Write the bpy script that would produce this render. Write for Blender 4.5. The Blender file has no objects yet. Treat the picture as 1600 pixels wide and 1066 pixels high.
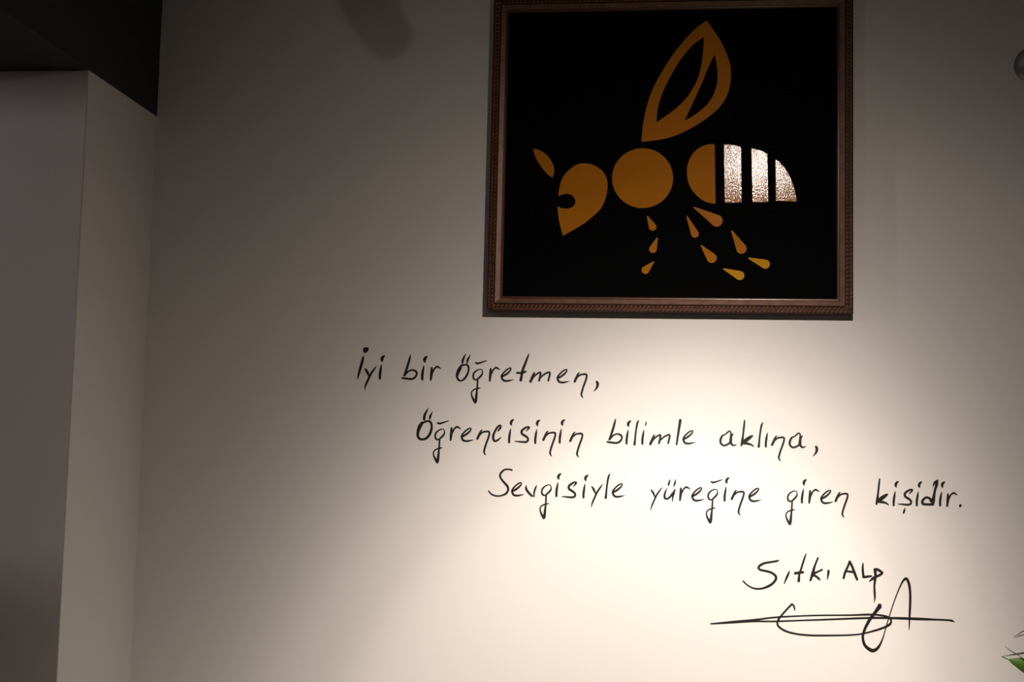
import bpy, bmesh, math, random
from mathutils import Vector, Matrix, Quaternion

S = bpy.context.scene
COL = S.collection
random.seed(7)

# ------------------------------------------------------------------ camera
F = 2135.08                      # focal length in pixels of the 1600x1066 frame
ROT = Matrix(((0.9927740126, -0.0118014263, 0.1194172778),
              (0.1178054631, -0.0935556113, -0.9886198564),
              (0.0228392808, 0.9955441095, -0.0914893071)))
CAM = Vector((0, -3.75, 1.6))
cd = bpy.data.cameras.new('camera')
cd.sensor_width = 36
cd.lens = F * 36 / 1600
cam = bpy.data.objects.new('camera', cd)
cam.matrix_world = Matrix.Translation(CAM) @ ROT.to_4x4()
COL.objects.link(cam)
S.camera = cam

# ------------------------------------------------------------------ world, exposure
w = bpy.data.worlds.new('world'); S.world = w; w.use_nodes = True
w.node_tree.nodes['Background'].inputs[0].default_value = (0.9, 0.92, 1, 1)
w.node_tree.nodes['Background'].inputs[1].default_value = 0.02
S.view_settings.view_transform = 'Standard'
S.view_settings.look = 'None'
S.view_settings.gamma = 1
S.view_settings.exposure = 0
S.view_settings.use_curve_mapping = False

MAIN_POS = Vector((0.31, -1.65, 2.80))           # picture-wall spotlight
MAIN_AIM = Vector((-0.09, 0.0, 0.69))
MAIN_W, MAIN_COL = 700, (1.0, 0.885, 0.785)
FILL_POS = Vector((-1.35, -1.70, 2.85))          # weak spotlight further left on the track
FILL_AIM = Vector((0.7, 0.0, 2.35))
FILL_W, FILL_COL = 3.9, (1.0, 0.84, 0.74)
SIDE_POS = Vector((-4.5, -1.40, 2.637))          # lamp in the left part of the room
SIDE_AIM = Vector((-2.2, -0.466, 2.0))
SIDE_W, SIDE_COL = 98, (1.0, 0.84, 0.86)

def spot(name, pos, aim, watts, colour, cone, blend, radius, profile=None):
    """spotlight; profile = list of (angle in degrees, relative intensity), the lamp's own beam curve"""
    l = bpy.data.lights.new(name, 'SPOT')
    l.energy = watts; l.color = colour; l.spot_size = math.radians(cone)
    l.spot_blend = blend; l.shadow_soft_size = radius
    if profile:
        l.use_nodes = True; nt = l.node_tree
        em = nt.nodes['Emission']
        tc = nt.nodes.new('ShaderNodeTexCoord')
        sp = nt.nodes.new('ShaderNodeSeparateXYZ')
        nt.links.new(tc.outputs['Normal'], sp.inputs[0])
        ab = nt.nodes.new('ShaderNodeMath'); ab.operation = 'ABSOLUTE'
        nt.links.new(sp.outputs['Z'], ab.inputs[0])
        ac = nt.nodes.new('ShaderNodeMath'); ac.operation = 'ARCCOSINE'
        nt.links.new(ab.outputs[0], ac.inputs[0])
        mu = nt.nodes.new('ShaderNodeMath'); mu.operation = 'MULTIPLY'; mu.inputs[1].default_value = 2 / math.pi
        nt.links.new(ac.outputs[0], mu.inputs[0])
        fc = nt.nodes.new('ShaderNodeFloatCurve')
        cv = fc.mapping.curves[0]
        while len(cv.points) > 2: cv.points.remove(cv.points[1])
        cv.points[0].location = (profile[0][0] / 90, profile[0][1]); cv.points[1].location = (profile[-1][0] / 90, profile[-1][1])
        for an, v in profile[1:-1]: cv.points.new(an / 90, v)
        fc.mapping.update()
        nt.links.new(mu.outputs[0], fc.inputs['Value'])
        nt.links.new(fc.outputs[0], em.inputs['Strength'])
    o = bpy.data.objects.new(name, l)
    o.location = pos
    o.rotation_euler = (aim - pos).to_track_quat('-Z', 'Y').to_euler()
    COL.objects.link(o)
    return o
spot('main_spot_light', MAIN_POS, MAIN_AIM, MAIN_W, MAIN_COL, 178, 0.02, 0.012,
     [(0, .74), (12, .74), (20, .455), (28, .152), (32, .090), (36, .060), (44, .030), (50, .017), (57, .008), (70, .004), (90, .004)])
spot('fill_spot_light', FILL_POS, FILL_AIM, FILL_W, FILL_COL, 122, 0.9, 0.02)
spot('side_spot_light', SIDE_POS, SIDE_AIM, SIDE_W, SIDE_COL, 110, 1.0, 0.06)

# ------------------------------------------------------------------ helpers
def U(u, v, Y=0.0):
    """point on the plane y = Y seen at photo position u, v"""
    d = ROT @ Vector(((u - 800) / F, -(v - 533) / F, -1))
    return CAM + d * ((Y - CAM.y) / d.y)

def project(p):
    q = ROT.transposed() @ (Vector(p) - CAM)
    if q.z > -0.05: return None
    return 800 + F * q.x / -q.z, 533 - F * q.y / -q.z

def prop(o, label=None, cat=None, group=None, kind=None):
    if label: o['label'] = label
    if cat: o['category'] = cat
    if group: o['group'] = group
    if kind: o['kind'] = kind
    return o

def empty(name, loc, label, cat, group=None):
    o = bpy.data.objects.new(name, None); o.location = loc; o.empty_display_size = 0.05
    COL.objects.link(o)
    return prop(o, label, cat, group)

def link(name, me, mat, parent=None, smooth=False, origin=None):
    """link a mesh built in world coordinates; origin = where its object stands"""
    if origin is not None: me.transform(Matrix.Translation(-Vector(origin)))
    if mat is not None:
        me.materials.clear(); me.materials.append(mat)
    if smooth:
        for p in me.polygons: p.use_smooth = True
    o = bpy.data.objects.new(name, me)
    COL.objects.link(o)
    if origin is not None: o.location = Vector(origin)
    if parent is not None:
        o.parent = parent
        pw = Vector((0, 0, 0)); q = parent
        while q is not None: pw += q.location; q = q.parent
        o.location = (Vector(origin) if origin is not None else Vector((0, 0, 0))) - pw
    return o

def mesh_from(verts, faces, name='mesh'):
    me = bpy.data.meshes.new(name)
    me.from_pydata([tuple(v) for v in verts], [], faces)
    me.update()
    return me

def fix_normals(me):
    bm = bmesh.new(); bm.from_mesh(me)
    bmesh.ops.recalc_face_normals(bm, faces=bm.faces)
    bm.to_mesh(me); bm.free()
    return me

def box_mesh(x0, x1, y0, y1, z0, z1, bevel=0.0, seg=2):
    bm = bmesh.new()
    vs = [bm.verts.new((x, y, z)) for x in (x0, x1) for y in (y0, y1) for z in (z0, z1)]
    for f in ((0, 1, 3, 2), (4, 6, 7, 5), (0, 4, 5, 1), (2, 3, 7, 6), (0, 2, 6, 4), (1, 5, 7, 3)):
        bm.faces.new([vs[i] for i in f])
    bmesh.ops.recalc_face_normals(bm, faces=bm.faces)
    if bevel:
        bmesh.ops.bevel(bm, geom=bm.edges[:], offset=bevel, segments=seg, profile=0.5, affect='EDGES')
    me = bpy.data.meshes.new('mesh'); bm.to_mesh(me); bm.free()
    return me

def lathe_mesh(profile, origin, axis=(0, 0, 1), n=40):
    """profile of (radius, height) turned about axis through origin"""
    q = Vector((0, 0, 1)).rotation_difference(Vector(axis).normalized())
    V, Fc = [], []
    for r, h in profile:
        for k in range(n):
            a = 2 * math.pi * k / n
            V.append(Vector(origin) + q @ Vector((r * math.cos(a), r * math.sin(a), h)))
    for i in range(len(profile) - 1):
        for k in range(n):
            a, b = i * n + k, i * n + (k + 1) % n
            Fc.append((a, b, b + n, a + n))
    Fc.append(tuple(range(n))[::-1]); m = (len(profile) - 1) * n
    Fc.append(tuple(range(m, m + n)))
    return fix_normals(mesh_from(V, Fc))

def tube_mesh(pts, radii, n=8):
    V, Fc = [], []
    pts = [Vector(p) for p in pts]
    for i, p in enumerate(pts):
        t = (pts[min(i + 1, len(pts) - 1)] - pts[max(i - 1, 0)]).normalized()
        a = t.cross(Vector((0.13, 0.2, 1))).normalized() if abs(t.z) < .95 else t.cross(Vector((1, 0, 0))).normalized()
        b = t.cross(a)
        r = radii[i] if isinstance(radii, (list, tuple)) else radii
        for k in range(n):
            c = 2 * math.pi * k / n
            V.append(p + a * (r * math.cos(c)) + b * (r * math.sin(c)))
    for i in range(len(pts) - 1):
        for k in range(n):
            x, y = i * n + k, i * n + (k + 1) % n
            Fc.append((x, y, y + n, x + n))
    Fc.append(tuple(range(n))[::-1]); m = (len(pts) - 1) * n
    Fc.append(tuple(range(m, m + n)))
    return fix_normals(mesh_from(V, Fc))

# ------------------------------------------------------------------ materials
def material(name, colour, rough=0.6, spec=0.5, metal=0.0, bump=None, var=None, coat=0.0, emit=None, rvar=None, grain=None):
    """bump = (scale, strength, distance, detail); var = (scale, amount)"""
    m = bpy.data.materials.new(name); m.use_nodes = True
    nt = m.node_tree; b = nt.nodes['Principled BSDF']
    b.inputs['Base Color'].default_value = (*colour, 1)
    b.inputs['Roughness'].default_value = rough
    b.inputs['Specular IOR Level'].default_value = spec
    b.inputs['Metallic'].default_value = metal
    b.inputs['Coat Weight'].default_value = coat
    tc = nt.nodes.new('ShaderNodeTexCoord')
    if emit:
        b.inputs['Emission Color'].default_value = (*emit[0], 1)
        b.inputs['Emission Strength'].default_value = emit[1]
    if var:
        nz = nt.nodes.new('ShaderNodeTexNoise'); nz.inputs['Scale'].default_value = var[0]; nz.inputs['Detail'].default_value = 4
        nt.links.new(tc.outputs['Object'], nz.inputs['Vector'])
        mr = nt.nodes.new('ShaderNodeMapRange')
        mr.inputs['From Min'].default_value = 0.3; mr.inputs['From Max'].default_value = 0.7
        mr.inputs['To Min'].default_value = 1 - var[1]; mr.inputs['To Max'].default_value = 1 + var[1]
        nt.links.new(nz.outputs['Fac'], mr.inputs['Value'])
        mx = nt.nodes.new('ShaderNodeVectorMath'); mx.operation = 'SCALE'
        mx.inputs[0].default_value = colour
        nt.links.new(mr.outputs['Result'], mx.inputs['Scale'])
        nt.links.new(mx.outputs['Vector'], b.inputs['Base Color'])
    if grain:     # brushed grain in the gloss: (scale, low, high, stretch)
        mp = nt.nodes.new('ShaderNodeMapping'); mp.inputs['Scale'].default_value = grain[3]
        nt.links.new(tc.outputs['Object'], mp.inputs['Vector'])
        nz = nt.nodes.new('ShaderNodeTexNoise'); nz.inputs['Scale'].default_value = grain[0]; nz.inputs['Detail'].default_value = 4; nz.inputs['Roughness'].default_value = .7
        nt.links.new(mp.outputs['Vector'], nz.inputs['Vector'])
        mr = nt.nodes.new('ShaderNodeMapRange')
        mr.inputs['From Min'].default_value = 0.4; mr.inputs['From Max'].default_value = 0.62
        mr.inputs['To Min'].default_value = grain[1]; mr.inputs['To Max'].default_value = grain[2]
        nt.links.new(nz.outputs['Fac'], mr.inputs['Value'])
        nt.links.new(mr.outputs['Result'], b.inputs['Specular IOR Level'])
    if rvar:
        nz = nt.nodes.new('ShaderNodeTexNoise'); nz.inputs['Scale'].default_value = rvar[0]; nz.inputs['Detail'].default_value = 3
        nt.links.new(tc.outputs['Object'], nz.inputs['Vector'])
        mr = nt.nodes.new('ShaderNodeMapRange')
        mr.inputs['From Min'].default_value = 0.3; mr.inputs['From Max'].default_value = 0.7
        mr.inputs['To Min'].default_value = rvar[1]; mr.inputs['To Max'].default_value = rvar[2]
        nt.links.new(nz.outputs['Fac'], mr.inputs['Value'])
        nt.links.new(mr.outputs['Result'], b.inputs['Roughness'])
    if bump:
        nz = nt.nodes.new('ShaderNodeTexNoise'); nz.inputs['Scale'].default_value = bump[0]
        nz.inputs['Detail'].default_value = bump[3]
        mp = nt.nodes.new('ShaderNodeMapping')
        if len(bump) > 4: mp.inputs['Scale'].default_value = bump[4]
        nt.links.new(tc.outputs['Object'], mp.inputs['Vector'])
        nt.links.new(mp.outputs['Vector'], nz.inputs['Vector'])
        bp = nt.nodes.new('ShaderNodeBump'); bp.inputs['Strength'].default_value = bump[1]; bp.inputs['Distance'].default_value = bump[2]
        nt.links.new(nz.outputs['Fac'], bp.inputs['Height'])
        nt.links.new(bp.outputs['Normal'], b.inputs['Normal'])
    return m

PLASTER = material('plaster', (0.60, 0.575, 0.55), 0.75, 0.25, bump=(260, 0.12, 0.0006, 3), var=(1.3, 0.012))
BLACK_PAINT = material('black_paint', (0.032, 0.034, 0.037), 0.8, 0.2, bump=(200, 0.15, 0.0006, 3))
FLOOR = material('floor_vinyl', (0.36, 0.33, 0.30), 0.45, 0.4, var=(3, 0.15))
VINYL = material('black_vinyl', (0.006, 0.0055, 0.0055), 0.55, 0.25)
PANEL = material('black_panel', (0.0016, 0.0016, 0.0017), 0.9, 0.04, bump=(700, 0.2, 0.0003, 2))
ORANGE = material('amber_inlay', (0.41, 0.140, 0.010), 0.075, 0.4, bump=(420, 1.0, 0.00014, 2), var=(9, 0.05), rvar=(90, 0.06, 0.10))
ROUGH = material('amber_inlay_coarse', (0.41, 0.140, 0.010), 0.10, 0.38, bump=(300, 1.0, 0.00034, 3, (1, 1, .6)), var=(9, 0.05), rvar=(90, 0.07, 0.12), grain=(330, .08, .75, (1.6, 1, .7)))
AMBER = material('yellow_amber_inlay', (0.50, 0.24, 0.012), 0.08, 0.45, bump=(420, 0.6, 0.00012, 2), var=(9, 0.05))
WOOD = material('stained_wood_shaded', (0.030, 0.012, 0.007), 0.6, 0.22, bump=(160, 0.35, 0.0006, 4, (1, 1, 1)), var=(30, 0.22))  # stained rail wood, darkened to put shade into the recesses of the carving
CARVE = material('carved_wood_lit', (0.50, 0.19, 0.09), 0.33, 0.7, 0.2, var=(45, 0.3))  # same frame wood, ridge colour brightened so the relief looks lit and glinting
MOULD = material('bronzed_moulding', (0.16, 0.085, 0.058), 0.38, 0.5, 0.45, bump=(330, 0.5, 0.0006, 4), var=(40, 0.2))
LIP = material('reddish_lip', (0.09, 0.03, 0.014), 0.3, 0.5)
LAMPBLACK = material('lamp_black', (0.012, 0.013, 0.015), 0.5, 0.4, bump=(900, 0.2, 0.0003, 2))
LENS_ON = material('lit_lens', (0.8, 0.8, 0.8), 0.2, 0.5, emit=((1, 0.9, 0.75), 6))
LENS_OFF = material('clear_lens', (0.35, 0.35, 0.35), 0.12, 0.5)
LEAF = material('leaf_green', (0.036, 0.095, 0.008), 0.45, 0.35, var=(25, 0.25))
DRYLEAF = material('olive_leaf', (0.030, 0.034, 0.016), 0.5, 0.3, var=(25, 0.25))
STEM = material('stem_brown', (0.045, 0.03, 0.018), 0.6, 0.3, var=(30, 0.2))
POT = material('white_ceramic', (0.62, 0.60, 0.57), 0.3, 0.5)
SOIL = material('soil', (0.03, 0.02, 0.012), 0.95, 0.1, bump=(120, 1, 0.004, 5), var=(60, 0.4))
CAB = material('dark_laminate', (0.05, 0.045, 0.042), 0.5, 0.4, var=(12, 0.15))
STEEL = material('brushed_steel', (0.5, 0.5, 0.5), 0.3, 0.5, 1.0)

# ------------------------------------------------------------------ the room
def struct(name, me, mat, label=None):
    o = link(name, me, mat); o['kind'] = 'structure'
    if label: o['label'] = label
    return o
XL, XR, YF, ZC = -6.0, 3.4, -5.6, 3.06
XP, YP, ZP = -1.509, -0.466, 2.592          # corner, front face and top of the projecting wall on the left
struct('floor', box_mesh(XL, XR, YF, 0, -0.1, 0), FLOOR, 'plain floor of the room')
struct('ceiling', box_mesh(XL, XR, YF, 0.15, ZC, ZC + 0.1), BLACK_PAINT, 'black painted ceiling')
struct('wall_back', box_mesh(XP, XR + .1, 0, 0.15, -0.1, ZC), PLASTER, 'beige plaster wall carrying the picture and the handwriting')
struct('wall_left', box_mesh(XL, XP, YP, 0.15, -0.1, ZP, 0.0025), PLASTER, 'beige wall projecting at the left of the picture wall')
struct('trim_1', box_mesh(XL, XP, -1.02, 0.15, ZP, ZC, 0.002), BLACK_PAINT, 'black boxed bulkhead above the projecting wall')
struct('wall_right', box_mesh(XR, XR + .15, YF, 0, -0.1, ZC), PLASTER, 'beige wall at the right end of the room')
struct('wall_front', box_mesh(XL, XR, YF - .15, YF, -0.1, ZC), PLASTER, 'beige wall behind the photographer')
struct('wall_far_left', box_mesh(XL - .15, XL, YF, 0, -0.1, ZC), PLASTER, 'beige wall at the left end of the room')

# ------------------------------------------------------------------ framed picture
T = 0.034                                     # frame thickness
P0 = U(760, 486, -T); P1 = U(1333.5, 490, -T)
X0, X1 = P0.x, P1.x
Z0 = (P0.z + P1.z) / 2
ZI = (U(792, 20, -.021).z + U(1305, 11.3, -.021).z) / 2
Z1 = ZI + 0.042
pic = empty('framed_picture', ((X0 + X1) / 2, -0.001, Z0),
            'dark square picture of a stylised orange bee in a carved brown wooden frame', 'picture')

def corners(d, h):
    return [Vector((X0 + d, -h, Z0 + d)), Vector((X1 - d, -h, Z0 + d)), Vector((X1 - d, -h, Z1 - d)), Vector((X0 + d, -h, Z1 - d))]
def rail(side, prof, name, mat, parent):
    V, Fc = [], []
    for d, h in prof:
        c = corners(d, h); V += [c[side], c[(side + 1) % 4]]
    for i in range(len(prof) - 1):
        Fc.append((2 * i, 2 * i + 1, 2 * i + 3, 2 * i + 2))
    k = 2 * len(prof)
    Fc.append((k - 2, k - 1, 1, 0))
    Fc.append(tuple(range(0, k, 2))); Fc.append(tuple(range(1, k, 2))[::-1])
    me = fix_normals(mesh_from(V, Fc))
    return link(name, me, mat, parent)

OUTER = [(0, 0.001), (0, T - .003), (.0008, T - .0012), (.0020, T - .0012), (.0028, T - .0050), (.0188, T - .0050), (.0196, T - .0012), (.0208, T - .0012), (.0214, T - .004), (.0215, .001)]
INNER = [(.0216, .001), (.0216, T - .0036), (.0224, T - .0028), (.0350, T - .0085), (.0362, T - .0110), (.0363, .001)]
LIPP = [(.0364, .001), (.0364, T - .0100), (.0374, T - .0090), (.0388, T - .0092), (.0400, T - .0115), (.0412, T - .0135), (.0418, T - .0138), (.0418, .001)]

def carving(side):
    """interlaced S scrolls with small beads between, along one rail"""
    c = corners(.0108, T - .0049)
    a, b = c[side], c[(side + 1) % 4]
    t = (b - a).normalized(); L = (b - a).length
    nrm = Vector((0, -1, 0)); s = nrm.cross(t) * -1
    V, Fc = [], []
    n = int(round(L / 0.0118)); step = L / n
    path = [(-.42, -.62), (-.10, -.86), (.12, -.55), (.02, -.2), (-.02, .2), (-.12, .55), (.10, .86), (.42, .62)]
    def ridge(pts, wd, hh):
        base = len(V)
        for i, p in enumerate(pts):
            p2, p1 = pts[min(i + 1, len(pts) - 1)], pts[max(i - 1, 0)]
            tt = (p2 - p1).normalized(); sd = nrm.cross(tt) * (wd / 2)
            e = 0.25 if i in (0, len(pts) - 1) else 1
            V.extend([p - sd * e, p + nrm * hh * e, p + sd * e])
        for i in range(len(pts) - 1):
            j = base + 3 * i
            Fc.append((j, j + 1, j + 4, j + 3)); Fc.append((j + 1, j + 2, j + 5, j + 4))
    def bead(p, r):
        base = len(V)
        for k in range(6):
            an = k * math.pi / 3
            V.append(p + t * (r * math.cos(an)) + s * (r * math.sin(an)))
        V.append(p + nrm * r * .9)
        for k in range(6): Fc.append((base + k, base + (k + 1) % 6, base + 6))
    for i in range(n):
        o = a + t * (step * (i + .5))
        fl = 1 if side in (0, 1) else -1
        ridge([o + t * (x * step * 1.25 * fl) + s * (y * .0080) for x, y in path], .0026, .0048)
        bead(o + t * (step * (.5 + .12 * fl)) + s * .0055, .0017)
        bead(o + t * (step * (.5 - .12 * fl)) - s * .0055, .0017)
    me = mesh_from(V, Fc)
    return me

for side in range(4):
    r = rail(side, OUTER, 'frame_rail', WOOD, pic)
    mo = rail(side, INNER, 'inner_moulding', MOULD, r)
    rail(side, LIPP, 'frame_lip', LIP, r)
    cv = link('carved_band', carving(side), CARVE, r); cv['kind'] = 'stuff'
    for q in (mo,): q['label'] = 'smooth sheen moulding inside the carved band'
YB = 0.020
link('backing_panel', box_mesh(X0 + .01, X1 - .01, -YB, -0.0012, Z0 + .01, Z1 - .01), PANEL, pic)['label'] = 'black background panel'

# ---- inlaid pieces of the bee: outlines as closed curves, corners marked with a third value
def smooth_closed(pts):
    """closed outline; entries with a third value are sharp corners. returns dense points"""
    n = len(pts); out = []
    P = [Vector((p[0], p[1])) for p in pts]; cr = [len(p) > 2 for p in pts]
    for i in range(n):
        p1, p2 = P[i], P[(i + 1) % n]
        p0 = P[i - 1] if not cr[i] else p1 * 2 - p2
        p3 = P[(i + 2) % n] if not cr[(i + 1) % n] else p2 * 2 - p1
        for k in range(5):
            t = k / 5
            out.append(0.5 * ((2 * p1) + (p2 - p0) * t + (2 * p0 - 5 * p1 + 4 * p2 - p3) * t * t + (3 * p1 - p0 - 3 * p2 + p3) * t ** 3))
    return out

def inlay(name, loops, mat, tilt=(0, 0), thick=0.0030, label=None):
    """loops of photo positions; raised piece with a small rounded rim"""
    h = YB + thick
    cu = bpy.data.curves.new(name, 'CURVE'); cu.dimensions = '2D'; cu.fill_mode = 'BOTH'
    world = [[U(u, v, -h) for u, v in lp] for lp in loops]
    cx = sum(p.x for p in world[0]) / len(world[0]); cz = sum(p.z for p in world[0]) / len(world[0])
    bev = 0.0007
    for lp in world:
        sp = cu.splines.new('POLY'); sp.points.add(len(lp) - 1); sp.use_cyclic_u = True
        for i, p in enumerate(lp): sp.points[i].co = (p.x - cx, p.z - cz, 0, 1)
    cu.extrude = thick / 2 - bev * .5; cu.bevel_depth = bev; cu.bevel_resolution = 2; cu.offset = -bev
    tmp = bpy.data.objects.new('tmp', cu); COL.objects.link(tmp)
    dg = bpy.context.evaluated_depsgraph_get(); dg.update()
    me = bpy.data.meshes.new_from_object(tmp.evaluated_get(dg))
    bpy.data.objects.remove(tmp); bpy.data.curves.remove(cu)
    # the curve lies in xy; stand it up so that its x,y become x,z
    me.transform(Matrix(((1, 0, 0, 0), (0, 0, -1, 0), (0, 1, 0, 0), (0, 0, 0, 1))))
    me.transform(Matrix.Rotation(tilt[0], 4, 'X') @ Matrix.Rotation(tilt[1], 4, 'Z'))
    me.transform(Matrix.Translation((cx, -YB - thick / 2, cz)))
    o = link(name, me, mat, pic, origin=(cx, -YB, cz))
    if label: o['label'] = label
    return o

def crop(ox, oy, s):
    return lambda pts: [((p[0] / s + ox), (p[1] / s + oy)) + tuple(p[2:]) for p in pts]
c = crop(990, 20, 914 / 180)
wing = smooth_closed(c([(578, 60, 1), (640, 145), (700, 240), (745, 340), (768, 420), (773, 500), (762, 590), (735, 670), (685, 745), (610, 815), (510, 885), (400, 945), (300, 985), (200, 1008), (62, 1025, 1), (70, 920), (95, 780), (130, 660), (180, 545), (250, 425), (320, 320), (400, 220), (480, 135)]))
h1 = smooth_closed(c([(557, 192, 1), (552, 300), (535, 420), (512, 510), (470, 600), (410, 685), (340, 755), (260, 815), (182, 868, 1), (188, 780), (210, 690), (245, 600), (290, 510), (340, 420), (400, 335), (470, 255)]))
h2 = smooth_closed(c([(645, 335, 1), (660, 420), (665, 500), (660, 570), (630, 655), (585, 725), (530, 775), (470, 820), (405, 855, 1), (450, 760), (500, 650), (550, 540), (590, 440), (620, 375)]))
inlay('wing', [wing, h1, h2], ORANGE, label='orange leaf-shaped wing with two openings')
c = crop(825, 225, 959 / 135)
inlay('head', [smooth_closed(c([(335, 578, 1), (345, 500), (370, 405), (410, 335), (470, 275), (540, 230), (610, 214), (690, 222), (760, 250), (830, 305), (870, 375), (883, 450), (878, 530), (855, 620), (810, 715), (735, 790), (640, 870), (530, 940), (388, 1020, 1), (362, 930), (338, 820), (325, 690, 1), (370, 710), (430, 717), (480, 705), (515, 675), (525, 635), (510, 595), (475, 565), (430, 555), (380, 563)]))], ORANGE)
inlay('antenna', [smooth_closed(c([(57, 52, 1), (120, 65), (190, 105), (245, 165), (280, 235), (291, 290), (285, 330), (270, 378, 1), (210, 330), (155, 265), (105, 190), (70, 115)]))], ORANGE)
c = crop(820, 210, 6.6625)
inlay('thorax', [[q for q in c([(1226 + 318 * math.cos(a * math.pi / 40), 456 + 312 * math.sin(a * math.pi / 40)) for a in range(80)])]], ORANGE)
c = crop(1060, 210, 1599 / 210)
seg = [
    ([(432, 120, 1), (380, 118), (300, 135), (220, 180), (150, 260), (110, 360), (102, 460), (115, 560), (150, 640), (210, 720), (290, 785), (360, 815), (443, 830, 1)], (0, math.radians(-2.6))),
    ([(540, 122, 1), (600, 120), (680, 130), (747, 145, 1), (755, 812, 1), (550, 815, 1)], (math.radians(.4), 0)),
    ([(867, 165, 1), (930, 178), (1000, 200), (1062, 235, 1), (1070, 805, 1), (880, 810, 1)], (math.radians(.2), 0)),
    ([(1152, 292, 1), (1200, 325), (1280, 420), (1340, 530), (1385, 660), (1410, 802, 1), (1160, 790, 1)], (math.radians(0), math.radians(.2))),
]
for i, (pts, tl) in enumerate(seg):
    inlay('abdomen_segment', [smooth_closed(c(pts))], ROUGH if i else ORANGE, tilt=tl)
c = crop(980, 310, 6.6625)
def teardrop(tx, ty, cx, cy, r, tr=8):
    d = math.atan2(cy - ty, cx - tx); L = math.hypot(cx - tx, cy - ty)
    al = math.acos(max(-1, min(1, (r - tr) / L)))
    out = []
    for k in range(21):
        a = d - (math.pi - al) + 2 * (math.pi - al) * k / 20
        out.append((cx + r * math.cos(a), cy + r * math.sin(a)))
    for k in range(7):
        a = d + (math.pi - al) + 2 * al * k / 6
        out.append((tx + tr * math.cos(a), ty + tr * math.sin(a)))
    return out
for i, (a, b, cx, cy, r) in enumerate(((212, 190, 265, 298, 40), (312, 416, 267, 530, 40), (272, 664, 190, 747, 41), (624, 192, 705, 370, 41), (698, 95, 932, 233, 62), (772, 493, 880, 622, 52), (1088, 340, 1190, 524, 54), (1006, 736, 1172, 804, 48), (1268, 624, 1438, 686, 48))):
    tl = (math.radians(2.2), 0) if i == 6 else (0, 0)
    inlay('leg_piece', [c(teardrop(a, b, cx, cy, r))], AMBER if i > 6 else ROUGH if i == 6 else ORANGE, tilt=tl,
          label='more yellow leg piece' if i > 6 else None)

# ------------------------------------------------------------------ handwriting on the wall
def sample(st):
    """Catmull-Rom through the stroke's (x, y, width) points"""
    P = [Vector(p) for p in st]
    if len(P) == 2: P = [P[0], (P[0] + P[1]) / 2, P[1]]
    out = []
    for i in range(len(P) - 1):
        p1, p2 = P[i], P[i + 1]
        p0 = P[i - 1] if i else p1 * 2 - p2
        p3 = P[i + 2] if i + 2 < len(P) else p2 * 2 - p1
        n = 5
        for k in range(n):
            t = k / n
            out.append(0.5 * ((2 * p1) + (p2 - p0) * t + (2 * p0 - 5 * p1 + 4 * p2 - p3) * t * t + (3 * p1 - p0 - 3 * p2 + p3) * t ** 3))
    out.append(P[-1])
    return out

LAYER = [0]
INK = 1.25
def add_stroke(V, Fc, st, wf=1.0):
    """one brush stroke in photo positions -> thin vinyl ribbon lying on the wall"""
    LAYER[0] = (LAYER[0] + 1) % 7
    front = -0.00035 - LAYER[0] * 0.00001
    pts = sample(st); n = len(pts); left, right = [], []
    for i, p in enumerate(pts):
        a, b = pts[max(i - 1, 0)], pts[min(i + 1, n - 1)]
        t = Vector((b.x - a.x, b.y - a.y));
        if t.length < 1e-6: t = Vector((1, 0))
        t.normalize(); m = Vector((-t.y, t.x)); r = max(p.z * wf * INK, 0.5) / 2
        left.append((p.x + m.x * r, p.y + m.y * r)); right.append((p.x - m.x * r, p.y - m.y * r))
    def cap(p, d, r):   # half circle in direction d
        a0 = math.atan2(d.y, d.x)
        return [(p.x + r * math.cos(a0 + x), p.y + r * math.sin(a0 + x)) for x in (math.radians(q) for q in (60, 30, 0, -30, -60))]
    t1 = Vector((pts[-1].x - pts[-2].x, pts[-1].y - pts[-2].y)); t0 = Vector((pts[0].x - pts[1].x, pts[0].y - pts[1].y))
    endc = cap(pts[-1], t1, max(pts[-1].z * wf * INK, .5) / 2); begc = cap(pts[0], t0, max(pts[0].z * wf * INK, .5) / 2)
    base = len(V)
    loop = left + endc + right[::-1] + begc
    for u, v in loop: V.append(U(u, v, front))
    N = len(loop)
    for i in range(n - 1):
        Fc.append((base + i, base + i + 1, base + N - len(begc) - 2 - i, base + N - len(begc) - 1 - i))
    Fc.append(tuple(base + k for k in range(n - 1, n + len(endc) + 1)))
    Fc.append(tuple([base + N - len(begc) - 1] + [base + N - len(begc) + k for k in range(len(begc))] + [base]))
    b2 = len(V)
    for u, v in loop: V.append(U(u, v, 0.0))
    for i in range(N):
        j = (i + 1) % N
        Fc.append((base + i, b2 + i, b2 + j, base + j))

def add_poly(V, Fc, pts):
    base = len(V); N = len(pts)
    for u, v in pts: V.append(U(u, v, -0.0004))
    for u, v in pts: V.append(U(u, v, 0.0))
    Fc.append(tuple(base + i for i in range(N)))
    for i in range(N): Fc.append((base + i, base + N + i, base + N + (i + 1) % N, base + (i + 1) % N))

def letter(parent, strokes, wf=1.0, polys=(), name='letter'):
    V, Fc = [], []
    for st in strokes: add_stroke(V, Fc, st, wf)
    for p in polys: add_poly(V, Fc, p)
    return link(name, mesh_from(V, Fc), VINYL, parent)

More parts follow.
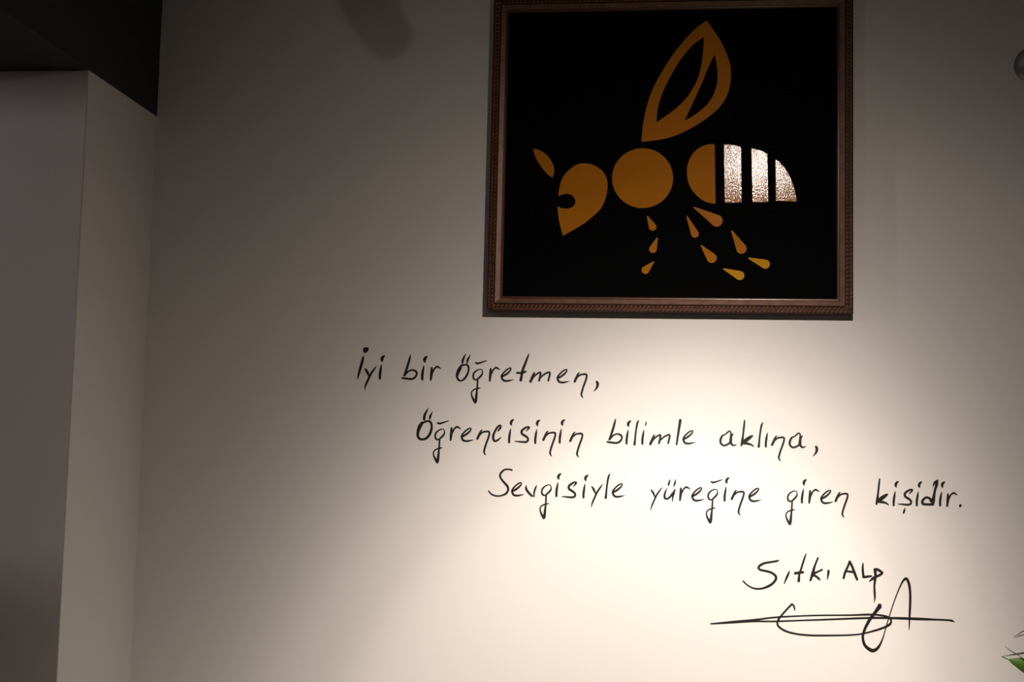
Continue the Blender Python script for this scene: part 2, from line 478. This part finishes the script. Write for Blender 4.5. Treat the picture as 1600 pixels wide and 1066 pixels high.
K = 6.6625
GL = {   # strokes relative to an anchor, in units of 1/6.6625 photo pixel
 'e': [[(-122,-34,16),(-96,-45,18),(-62,-69,17),(-37,-94,14),(-28,-112,11),(-36,-121,11),(-62,-110,14),(-96,-82,14),(-124,-45,16),(-123,-17,18),(-106,8,18),(-72,14,17),(-34,8,12),(0,0,3)]],
 'n': [[(52,-98,6),(38,-88,14),(20,-50,21),(0,-6,20)], [(30,-50,12),(55,-74,15),(90,-82,16),(119,-80,17),(126,-62,16),(115,-18,17),(93,42,17),(76,98,17),(70,128,16),(78,151,12),(90,167,3)]],
 'r': [[(9,-130,16),(9,-88,24),(4,-43,21),(0,-6,16)], [(21,-88,15),(38,-122,14),(63,-142,16),(78,-138,16),(106,-122,6)]],
 'g': [[(97,-71,7),(77,-73,9),(47,-62,12),(17,-35,15),(8,0,15),(17,27,16),(42,35,13),(72,12,17),(97,-15,16),(106,-40,11),(98,-72,7)],
       [(55,30,13),(52,75,15),(50,120,15),(45,165,17),(40,215,22),(35,260,22),(28,276,16)],
       [(80,121,8),(52,126,14),(18,138,12),(-6,160,12),(-8,195,13),(5,230,17),(22,262,20)]],
 'breve': [[(6,5,15),(24,11,17),(54,4,14),(90,-8,11),(118,-18,7)]],
 'ı': [[(16,-148,8),(8,-103,18),(1,-53,20),(0,-8,18)]],
 'dot': [[(43,-244,14),(26,-230,22),(19,-208,22),(24,-190,12)]],
 's': [[(122,-103,6),(144,-128,15),(153,-144,18),(138,-150,15),(106,-134,19),(78,-109,20),(81,-78,20),(119,-53,20),(142,-28,18),(138,-3,18),(113,8,18),(56,4,14),(3,0,6)]],
 'y': [[(7,-214,12),(24,-190,18),(38,-160,14),(48,-132,8)], [(122,-242,4),(100,-215,12),(67,-168,15),(38,-108,15),(12,-48,13),(0,0,4)]],
 'l': [[(45,-258,7),(31,-230,17),(20,-175,16),(10,-100,16),(5,-45,18),(1,-8,22)]],
 'b': [[(91,-245,6),(83,-208,17),(65,-143,20),(43,-73,20),(27,-30,20)], [(33,-33,14),(70,-73,14),(110,-86,15),(145,-73,18),(157,-48,16),(140,-13,18),(105,7,18),(55,4,18),(5,-3,16)]],
 'm': [[(40,-97,14),(30,-72,22),(14,-35,24),(0,-5,22)], [(22,-40,14),(55,-75,15),(95,-99,16),(106,-92,16),(100,-55,18),(90,-15,18)], [(100,-40,12),(140,-78,15),(185,-100,16),(202,-95,16),(196,-55,17),(185,-14,16)]],
 'k': [[(36,-266,13),(30,-205,17),(20,-115,17),(12,-55,22),(4,-8,18)], [(116,-106,16),(100,-96,26),(60,-68,34),(28,-42,30)], [(25,-30,20),(60,-27,22),(100,-17,17),(122,-3,12),(133,9,4)]],
 'a': [[(50,-60,12),(27,-45,17),(10,-5,20),(14,32,18),(45,54,16),(80,43,17),(107,24,18),(115,-15,22)], [(52,-55,10),(80,-80,14),(102,-96,13),(117,-82,13),(119,-45,20),(117,-5,24),(120,30,20),(140,52,16),(160,49,12),(180,41,4)], [(140,-68,10),(128,-48,16)]],
 ',': [[(0,0,20),(9,23,24),(-2,62,18),(-33,100,4)]],
}
def G(ch, ox, oy, x, y, s=K):
    """strokes of glyph ch whose anchor is at crop position x, y"""
    ax, ay = ox + x / s, oy + y / s
    return [[(ax + p[0] / K, ay + p[1] / K, p[2] / K) for p in st] for st in GL[ch]]
def R(ox, oy, s, *strokes):
    return [[(ox + p[0] / s, oy + p[1] / s, p[2] / s) for p in st] for st in strokes]
A, B_, C_, D_, E_, F_, G_ = (540, 530), (740, 530), (640, 630), (860, 630), (1080, 630), (750, 720), (990, 720)
KI = (1360, 730, 1599 / 150)

def line_root(label, u, v, group='handwritten lines on the wall'):
    return empty('handwritten_line', U(u, v, 0), label, 'wall lettering', group)

# line 1
L1 = line_root('black handwritten wall lettering reading "İyi bir öğretmen," just below the picture, topmost line', 560, 600)
s11 = 948 / 80
letter(L1, R(540, 530, s11, [(332,318,18),(318,375,36),(285,500,40),(250,620,36),(222,738,14)]),
       polys=[[(540 + x / s11, 530 + y / s11) for x, y in ((325,175),(335,157),(370,151),(405,152),(427,168),(430,192),(415,222),(388,247),(358,260),(338,250),(325,220),(321,195))]])
letter(L1, G('y', *A, 198, 527), 1.25)
letter(L1, G('ı', *A, 357, 418) + G('dot', *A, 359, 420), 1.12)
letter(L1, G('b', *A, 585, 408))
letter(L1, G('ı', *A, 798, 427) + G('dot', *A, 803, 428), 1.12)
letter(L1, G('r', *A, 887, 430))
letter(L1, R(*A, K, [(1252,152,5),(1235,185,15),(1219,225,20),(1217,262,10)], [(1298,163,5),(1282,195,15),(1268,225,18),(1264,256,8)],
  [(1205,275,18),(1187,310,30),(1168,350,28),(1160,390,20),(1175,424,18),(1200,434,14),(1235,415,18),(1265,370,18),(1281,320,16),(1275,280,18),(1252,267,14),(1222,273,14)]))
letter(L1, G('g', *A, 1320, 388) + G('breve', *A, 1350, 242))
letter(L1, G('r', *B_, 168, 440))
letter(L1, G('e', *B_, 418, 422))
letter(L1, R(*B_, K, [(575,155,8),(560,195,17),(535,260,20),(512,320,22),(500,375,22),(491,428,24)], [(452,352,18),(490,352,18),(520,345,22),(542,338,16)]))
letter(L1, G('m', *B_, 592, 447))
letter(L1, G('e', *B_, 1000, 438))
letter(L1, G('n', *B_, 1052, 448))
letter(L1, G(',', *B_, 1283, 445), name='punctuation_mark')
# line 2
L2 = line_root('black handwritten wall lettering reading "Öğrencisinin bilimle aklına," second line of the quotation', 655, 690)
OR = (645, 630, 1599 / 120)
letter(L2, R(*OR, [(330,97,6),(290,165,30),(250,245,42),(237,330,44),(243,350,30)], [(412,172,6),(385,225,28),(360,285,38),(352,345,20)],
  [(195,410,50),(145,490,64),(110,590,52),(105,680,44),(140,740,42),(200,757,38),(280,733,42),(345,660,44),(385,560,42),(393,470,36),(370,400,38),(310,374,32),(260,388,32),(215,415,30)]))
letter(L2, G('g', *C_, 258, 345) + G('breve', *C_, 287, 202))
letter(L2, G('r', *C_, 427, 390))
letter(L2, G('e', *C_, 668, 382))
letter(L2, G('n', *C_, 705, 378))
letter(L2, R(*C_, K, [(915,296,6),(935,272,18),(949,248,16),(943,232,14),(920,245,18),(893,285,18),(872,335,20),(872,375,20),(888,396,18),(920,384,16),(955,353,5)]))
letter(L2, G('ı', *C_, 1036, 418) + G('dot', *C_, 1036, 418))
letter(L2, G('s', *C_, 1090, 398))
letter(L2, G('ı', *C_, 1308, 424) + G('dot', *C_, 1308, 424))
letter(L2, G('n', *C_, 1392, 390))
letter(L2, G('ı', *D_, 97, 420) + G('dot', *D_, 102, 420))
letter(L2, G('n', *D_, 207, 400))
letter(L2, G('b', *D_, 588, 408))
letter(L2, G('ı', *D_, 793, 430) + G('dot', *D_, 790, 432))
letter(L2, G('l', *D_, 875, 437))
letter(L2, G('ı', *D_, 957, 432) + R(*D_, K, [(998,190,4),(994,215,12),(986,240,5)]))
letter(L2, G('m', *D_, 1040, 432))
letter(L2, R(*D_, K, [(1352,180,24),(1342,245,22),(1328,335,19),(1314,430,16)]))
letter(L2, G('e', *D_, 1510, 408))
letter(L2, G('a', 1124.3, 688.3, 0, 0))
letter(L2, G('k', 1158.0, 697.3, 0, 0))
letter(L2, G('l', *E_, 702, 460))
letter(L2, G('ı', *E_, 777, 461))
letter(L2, G('n', *E_, 842, 440))
letter(L2, G('a', 1232.6, 691.4, 0, 0))
letter(L2, G(',', *E_, 1300, 455), name='punctuation_mark')
# line 3
L3 = line_root('black handwritten wall lettering reading "Sevgisiyle yüreğine giren kişidir." third and longest line', 765, 780)
letter(L3, R(*F_, K, [(332,98,15),(300,90,14),(252,97,16),(214,135,18),(213,175,17),(245,220,18),(282,262,20),(293,300,19),(272,342,18),(222,364,14),(172,368,14),(125,353,14),(90,318,12)]))
letter(L3, G('e', *F_, 460, 350))
letter(L3, R(*F_, K, [(480,262,10),(480,290,18),(500,325,20),(540,368,18)], [(591,256,6),(576,290,15),(564,330,15),(562,375,12)]))
letter(L3, G('g', *F_, 635, 326))
letter(L3, G('ı', *F_, 795, 378) + G('dot', *F_, 796, 382))
letter(L3, G('s', *F_, 848, 374))
letter(L3, G('ı', *F_, 1077, 392) + G('dot', *F_, 1078, 397))
letter(L3, G('y', *F_, 1158, 487), 1.1)
letter(L3, G('l', *F_, 1308, 394))
letter(L3, G('e', *F_, 1508, 362))
letter(L3, G('y', *G_, 177, 520))
YU = (1010, 740, 1599 / 120)
letter(L3, R(*YU, [(488,124,10),(480,170,30),(463,225,34),(462,258,16)], [(600,122,8),(602,165,26),(588,220,32),(572,265,16),(566,293,4)],
  [(437,300,6),(400,370,28),(378,450,36),(385,512,36),(430,530,34),(490,490,36),(545,420,38),(598,350,22)], [(585,350,30),(565,420,42),(548,500,28),(540,578,18)]))
letter(L3, G('r', *G_, 483, 418))
letter(L3, G('e', *G_, 736, 402))
letter(L3, G('g', *G_, 768, 372) + G('breve', *G_, 804, 216))
letter(L3, G('ı', *G_, 947, 424) + G('dot', *G_, 947, 424))
letter(L3, G('n', *G_, 1022, 405))
letter(L3, G('e', *G_, 1330, 408))
HH = (1200, 720)
letter(L3, G('g', *HH, 148, 292, 5))
letter(L3, G('ı', *HH, 265, 333, 5) + G('dot', *HH, 265, 333, 5))
letter(L3, G('r', *HH, 322, 334, 5))
letter(L3, G('e', *HH, 510, 322, 5))
letter(L3, G('n', *HH, 528, 320, 5))
letter(L3, G('k', *KI[:2], 95, 626, KI[2]))
letter(L3, G('ı', *KI[:2], 387, 648, KI[2]) + G('dot', *KI[:2], 391, 635, KI[2]))
letter(L3, G('s', *KI[:2], 450, 615, KI[2]) + R(*KI, [(578,682,10),(565,725,26),(552,765,24)]))
letter(L3, G('ı', *KI[:2], 772, 650, KI[2]) + G('dot', *KI[:2], 780, 640, KI[2]))
letter(L3, R(*KI, [(1045,318,14),(1062,275,28),(1090,245,36),(1125,222,20)], [(1118,222,22),(1105,290,40),(1080,370,34),(1062,460,36),(1045,560,50),(1040,622,36)],
  [(1015,565,46),(985,522,34),(935,507,32),(890,532,34),(865,575,36),(880,615,34),(950,622,32),(1040,622,36)]))
letter(L3, G('ı', *KI[:2], 1160, 654, KI[2]) + G('dot', *KI[:2], 1164, 640, KI[2]))
letter(L3, G('r', *KI[:2], 1278, 660, KI[2]))
letter(L3, R(*KI, [(1500,638,34),(1493,652,30)]), name='punctuation_mark')
# name
L4 = line_root('black handwritten name in wall lettering, "Sıtkı Alp", short line right above the signature flourish', 1165, 920)
N1 = (1150, 860, 1599 / 150); N2 = (1260, 860, 1599 / 150)
letter(L4, R(*N1, [(712,168,16),(688,178,26),(600,195,28),(480,215,32),(400,255,34),(375,295,32),(412,330,30),(500,347,32),(590,375,32),(655,425,34),(665,480,34),(620,545,34),(540,600,34),(430,638,28),(330,642,26),(240,612,22),(170,565,20),(120,517,22)]))
letter(L4, R(*N1, [(890,348,14),(865,410,30),(830,490,26),(803,558,12)]))
letter(L4, R(*N1, [(1168,58,14),(1135,150,26),(1085,310,28),(1055,400,28),(1045,512,38)], [(985,385,36),(1050,375,38),(1115,367,34)]))
letter(L4, R(*N1, [(1365,130,26),(1320,240,28),(1280,370,40),(1260,440,36),(1240,503,28)], [(1430,327,28),(1370,355,26),(1300,385,40)], [(1280,410,34),(1340,440,30),(1380,475,30),(1400,500,14)]))
letter(L4, R(*N1, [(1542,345,34),(1535,400,30),(1522,485,12)]))
letter(L4, R(*N2, [(722,190,34),(690,270,30),(642,380,34),(620,465,30)], [(722,190,34),(765,280,34),(810,400,36),(845,488,32)], [(665,350,24),(730,358,30),(800,365,30)]))
letter(L4, R(*N2, [(942,222,20),(938,320,32),(950,440,34)], [(950,448,34),(1020,440,34),(1080,432,26)]))
letter(L4, R(*N2, [(1140,325,40),(1180,320,38),(1240,357,36),(1262,382,34),(1220,415,34),(1140,450,40),(1090,485,34),(1045,522,10)], [(1142,330,44),(1150,400,36),(1145,480,36),(1132,600,28),(1138,720,30),(1140,800,22),(1125,880,4)]))
# signature flourish
L5 = empty('signature_flourish', U(1300, 970, 0), 'black looping signature flourish with long horizontal strokes below the handwritten name', 'signature')
S5 = (1100, 930, 1600 / 180); S4 = (1330, 895, 1476 / 180)
def px(c, pts): return R(*c, pts)[0]
letter(L5, [px(S5, [(88,398,8),(125,398,18),(400,382,22),(700,366,20),(900,367,20),(1050,365,20),(1300,355,18),(1600,345,20)]) + px(S4, [(200,582,22),(480,582,24),(700,588,28),(900,595,28),(1100,603,20),(1250,610,20),(1290,618,20),(1318,628,12)])], name='horizontal_stroke')
letter(L5, [px(S5, [(125,396,14),(400,372,22),(700,345,22),(900,320,20),(1050,306,20),(1300,293,18),(1600,283,18)]) +
            px(S4, [(0,545,18),(200,538,22),(330,541,20),(440,558,20),(490,583,24),(512,620,20),(495,662,26),(430,700,24),(330,735,22),(180,775,18),(0,800,18)]) +
            px(S5, [(1600,563,22),(1400,555,22),(1250,535,22),(1120,495,24),(1040,440,24),(1018,390,22),(1040,330,26),(1080,280,22),(1150,200,22),(1220,128,22)]),
            px(S5, [(1222,118,12),(1248,155,22),(1262,212,12)])], name='oval_stroke')
letter(L5, [px(S4, [(365,422,42),(360,440,50)]), px(S4, [(355,445,44),(300,520,34),(240,600,34),(190,690,30),(155,780,28),(150,850,28),(175,930,30),(230,982,36),(285,1000,38),(340,965,30),(390,880,18),(430,760,12),(460,650,12),(495,540,12),(540,400,12),(600,240,14),(650,130,18),(685,85,26),(712,82,28),(742,150,28),(755,260,26),(755,400,26),(748,560,22),(742,733,8)])], name='looped_stroke')

# ------------------------------------------------------------------ lamps on the ceiling
def track(name, x0, x1, y, label):
    t = empty(name, ((x0 + x1) / 2, y, ZC), label, 'lamp track')
    link('rail', box_mesh(x0, x1, y - .017, y + .017, ZC - .032, ZC - .0005, .002), LAMPBLACK, t)
    for x in (x0, x1):
        link('end_cap', box_mesh(x - .006, x + .006, y - .019, y + .019, ZC - .034, ZC - .0005, .002), LAMPBLACK, t)
    return t
track('ceiling_track', -1.48, 1.9, -1.76, 'black lamp track on the ceiling in front of the picture wall, out of frame above')

def spotlight(front, aim, r, length, label, lens_mat, ydrop=None, blunt=True):
    """cylinder head whose lens centre is at front, pointing to aim, hung on a stem from the ceiling"""
    front = Vector(front); d = (Vector(aim) - front).normalized()
    back = front - d * length
    piv = front - d * length * .62
    t = empty('spotlight', (piv.x, piv.y, ZC), label, 'spotlight')
    prof = [(r * .86, 0.004), (r * .90, 0), (r, .003), (r, length - .012), (r * .93, length - .005), (r * .72, length), (0.001, length)]
    prof[0] = (r * .84, 0.006)
    link('lamp_head', lathe_mesh([(0.001, .006)] + prof, front, -d), LAMPBLACK, t, smooth=True)
    for k in range(3):
        h = length * (.70 + .07 * k)
        link('cooling_ring', lathe_mesh([(r * .98, h), (r * 1.035, h + .001), (r * 1.035, h + .004), (r * .98, h + .005)], front, -d), LAMPBLACK, t)
    link('lens', lathe_mesh([(0.001, .0052), (r * .82, .0052), (r * .82, .0035), (0.001, .003)], front, -d), lens_mat, t)
    # yoke and stem
    sx = Vector((1, 0, 0)) if abs(d.x) < .8 else Vector((0, 1, 0))
    top = Vector((piv.x, piv.y, piv.z + r + .03))
    for sg in (-1, 1):
        link('yoke_arm', tube_mesh([piv + sx * sg * (r + .003), piv + sx * sg * (r + .006) + Vector((0, 0, r * .7)), top + sx * sg * r * .6, top], .004, 6), LAMPBLACK, t)
    link('stem', tube_mesh([top - Vector((0, 0, .004)), (top.x, top.y, ZC - .028)], .007, 10), LAMPBLACK, t)
    link('canopy', lathe_mesh([(.03, -.034), (.034, -.03), (.034, 0.0)], (top.x, top.y, ZC - .0005)), LAMPBLACK, t)
    return t
d_main = (MAIN_AIM - MAIN_POS).normalized()
spotlight(MAIN_POS - d_main * .016, MAIN_AIM, .034, .13, 'lit black spotlight on the ceiling track, lighting the handwriting, out of frame above', LENS_ON)
d_side = (SIDE_AIM - SIDE_POS).normalized()
d_fill = (FILL_AIM - FILL_POS).normalized()
spotlight(FILL_POS - d_fill * .026, FILL_AIM, .034, .13, 'lit black spotlight near the left end of the ceiling track, out of frame', LENS_ON)
spotlight(SIDE_POS - d_side * .066, SIDE_AIM, .04, .13, 'lit black spotlight far at the left of the room, out of frame', LENS_ON)

# spotlight whose rounded rear end enters the picture at the right edge
YR = -0.9
pr = U(1613, 101, YR)
rr = 27 * (YR - CAM.y) / F
ax = Vector((0.30, 0.62, -0.72)).normalized()
ball = empty('ball_spotlight', (pr.x, pr.y, ZC), 'black ball-shaped spotlight just entering the picture at the right edge, high up', 'spotlight')
prof = [(0.001, -rr)] + [(rr * math.cos(math.radians(t)), rr * math.sin(math.radians(t))) for t in range(-80, 56, 8)] + [(rr * .5, rr * .78), (0.001, rr * .76)]
link('lamp_head', lathe_mesh(prof, pr, ax, 48), LAMPBLACK, ball, smooth=True)
link('lens', lathe_mesh([(0.001, rr * .765), (rr * .48, rr * .765), (rr * .48, rr * .785), (0.001, rr * .79)], pr, ax, 32), LENS_OFF, ball)
link('stem', tube_mesh([pr + Vector((0, 0, rr * .9)), (pr.x, pr.y, ZC - .02)], .007, 10), LAMPBLACK, ball)
link('canopy', lathe_mesh([(.03, -.034), (.034, -.03), (.034, 0.0)], (pr.x, pr.y, ZC - .0005)), LAMPBLACK, ball)

# spotlight that throws the capsule-shaped shadow near the top left
sh = U(612, 66, 0); k = 0.41
pb = sh.lerp(FILL_POS, k)
sh2 = U(512, -34, 0); pb2 = sh2.lerp(FILL_POS, k)
spotlight(pb, pb + (pb - pb2).normalized() + Vector((0, .8, 0)), .0385, .15, 'unlit black spotlight above the top edge, casting the oval shadow left of the picture', LENS_OFF)

# ------------------------------------------------------------------ plant at the lower right corner
PX, PY = 1.22, -0.40
plant = empty('potted_plant', (PX, PY, 0), 'green leafy plant whose thin leaf tips enter at the bottom right corner', 'plant')
link('pot', lathe_mesh([(.001, 0.0), (.12, 0.0), (.13, .01), (.165, .30), (.172, .33), (.172, .345), (.155, .345), (.15, .315), (.001, .31)], (PX, PY, 0)), POT, plant, smooth=True)
link('soil', lathe_mesh([(.149, .305), (.149, .318), (.08, .325), (.001, .327)], (PX, PY, 0)), SOIL, plant)
def leaf_mesh(pts, width, twist=0.0, fold=0.25, prof=None):
    P = []
    pts = [Vector(p) for p in pts]
    for i in range(len(pts) - 1):
        p1, p2 = pts[i], pts[i + 1]
        p0 = pts[i - 1] if i else p1 * 2 - p2
        p3 = pts[i + 2] if i + 2 < len(pts) else p2 * 2 - p1
        for q in range(5):
            t = q / 5
            P.append(0.5 * ((2 * p1) + (p2 - p0) * t + (2 * p0 - 5 * p1 + 4 * p2 - p3) * t * t + (3 * p1 - p0 - 3 * p2 + p3) * t ** 3))
    P.append(pts[-1]); n = len(P); V, Fc = [], []
    for i, p in enumerate(P):
        s = i / (n - 1)
        t = (P[min(i + 1, n - 1)] - P[max(i - 1, 0)]).normalized()
        side = t.cross(Vector((0, 0, 1))); side = side.normalized() if side.length > .05 else Vector((1, 0, 0))
        side = Quaternion(t, twist) @ side; up = side.cross(t)
        wd = width * (math.sin(math.pi * min(1, s ** .75)) ** .8 if prof is None else prof(s)) / 2 + .0004
        V += [p - side * wd + up * wd * fold, p, p + side * wd + up * wd * fold,
              p - side * wd + up * (wd * fold - .0004), p - up * .0006, p + side * wd + up * (wd * fold - .0004)]
    for i in range(n - 1):
        j = 6 * i
        for a, b in ((0, 1), (1, 2), (4, 3), (5, 4), (3, 0), (2, 5)):
            Fc.append((j + a, j + b, j + 6 + b, j + 6 + a))
    Fc.append((0, 3, 4, 1)); Fc.append((1, 4, 5, 2)); j = 6 * (n - 1)
    Fc.append((j + 1, j + 4, j + 3, j)); Fc.append((j + 2, j + 5, j + 4, j + 1))
    return mesh_from(V, Fc)
stems = []
for i in range(5):
    a = i * 2 * math.pi / 5 + .5
    b = Vector((PX + .04 * math.cos(a), PY + .04 * math.sin(a), .30)); h = (1.02, .95, .9, 1.0, .8)[i]
    tp = Vector((PX + .11 * math.cos(a), PY + .09 * math.sin(a), h))
    stems.append((b, tp))
    link('stem', tube_mesh([b, b.lerp(tp, .5) + Vector((.01, .01, 0)), tp], [.009, .007, .005], 8), STEM, plant)
# the leaves whose tips are in the picture: (points from tip to base), width, twist
def q3(u, v, y=PY): return U(u, v, y)
mid = stems[2][1]
vis = [
    ([q3(1565, 1026), q3(1574, 1030), q3(1584, 1034), q3(1600, 1040), q3(1640, 1062), q3(1690, 1100)], .036, 1.35, lambda s: 0.04 if s < .24 else min(1, (s - .22) * 2.3)),
    ([q3(1570, 1010), q3(1580, 1018), q3(1592, 1025), q3(1612, 1040), q3(1690, 1100)], .004, 0.3, lambda s: min(1, s * 3 + .25)),
    ([q3(1566, 1026), q3(1580, 1024), q3(1592, 1022.5), q3(1615, 1022), q3(1660, 1040), q3(1690, 1100)], .014, 0.2, lambda s: min(1, s * 1.6 + .05)),
    ([q3(1584, 995), q3(1591, 992), q3(1601, 986), q3(1640, 975), q3(1680, 1010), q3(1695, 1090)], .004, 0.2, lambda s: min(1, s * 3 + .25)),
    ([q3(1586, 996.5), q3(1594, 994), q3(1602, 993), q3(1640, 998), q3(1680, 1030), q3(1692, 1090)], .005, 0.2, lambda s: min(1, s * 3 + .25)),
]
for pts, wd, tw, pf in vis:
    link('leaf', leaf_mesh(pts, wd, tw, .2, pf), LEAF if wd > .03 else DRYLEAF, plant, smooth=True)
for st, (b, tp) in enumerate(stems):
    for j in range(11):
        f = .45 + .55 * j / 10
        base = b.lerp(tp, f)
        for tries in range(12):
            a = random.uniform(0, 2 * math.pi); L = random.uniform(.20, .34)
            dirv = Vector((math.cos(a), math.sin(a), 0))
            pts = [base, base + dirv * L * .35 + Vector((0, 0, L * .32)), base + dirv * L * .75 + Vector((0, 0, L * .30)), base + dirv * L + Vector((0, 0, L * .02))]
            ok = all(p.y < -.03 for p in pts)
            for p in pts:
                uv = project(p)
                if uv and uv[0] < 1612 and uv[1] < 1078: ok = False
            if ok: break
        if ok:
            link('leaf', leaf_mesh(pts[::-1], random.uniform(.024, .04), random.uniform(-.3, .3), .3), LEAF, plant, smooth=True)

# ------------------------------------------------------------------ unseen panel added at the left to cast a shadow on the projecting wall
dx0, dx1, dy, dh = -3.65, -2.72, -0.95, 1.965
dv = empty('shadow_panel', ((dx0 + dx1) / 2, dy, 0), 'dark freestanding panel added out of frame at the left to shade the projecting wall', 'shadow panel')
link('panel', box_mesh(dx0, dx1, dy - .018, dy + .018, .08, dh, .004), CAB, dv)
for x in (dx0 + .12, dx1 - .12):
    link('foot', box_mesh(x - .025, x + .025, dy - .2, dy + .2, 0, .03, .004), CAB, dv)
    link('post', box_mesh(x - .015, x + .015, dy - .015, dy + .015, .0295, .0805), STEEL, dv)
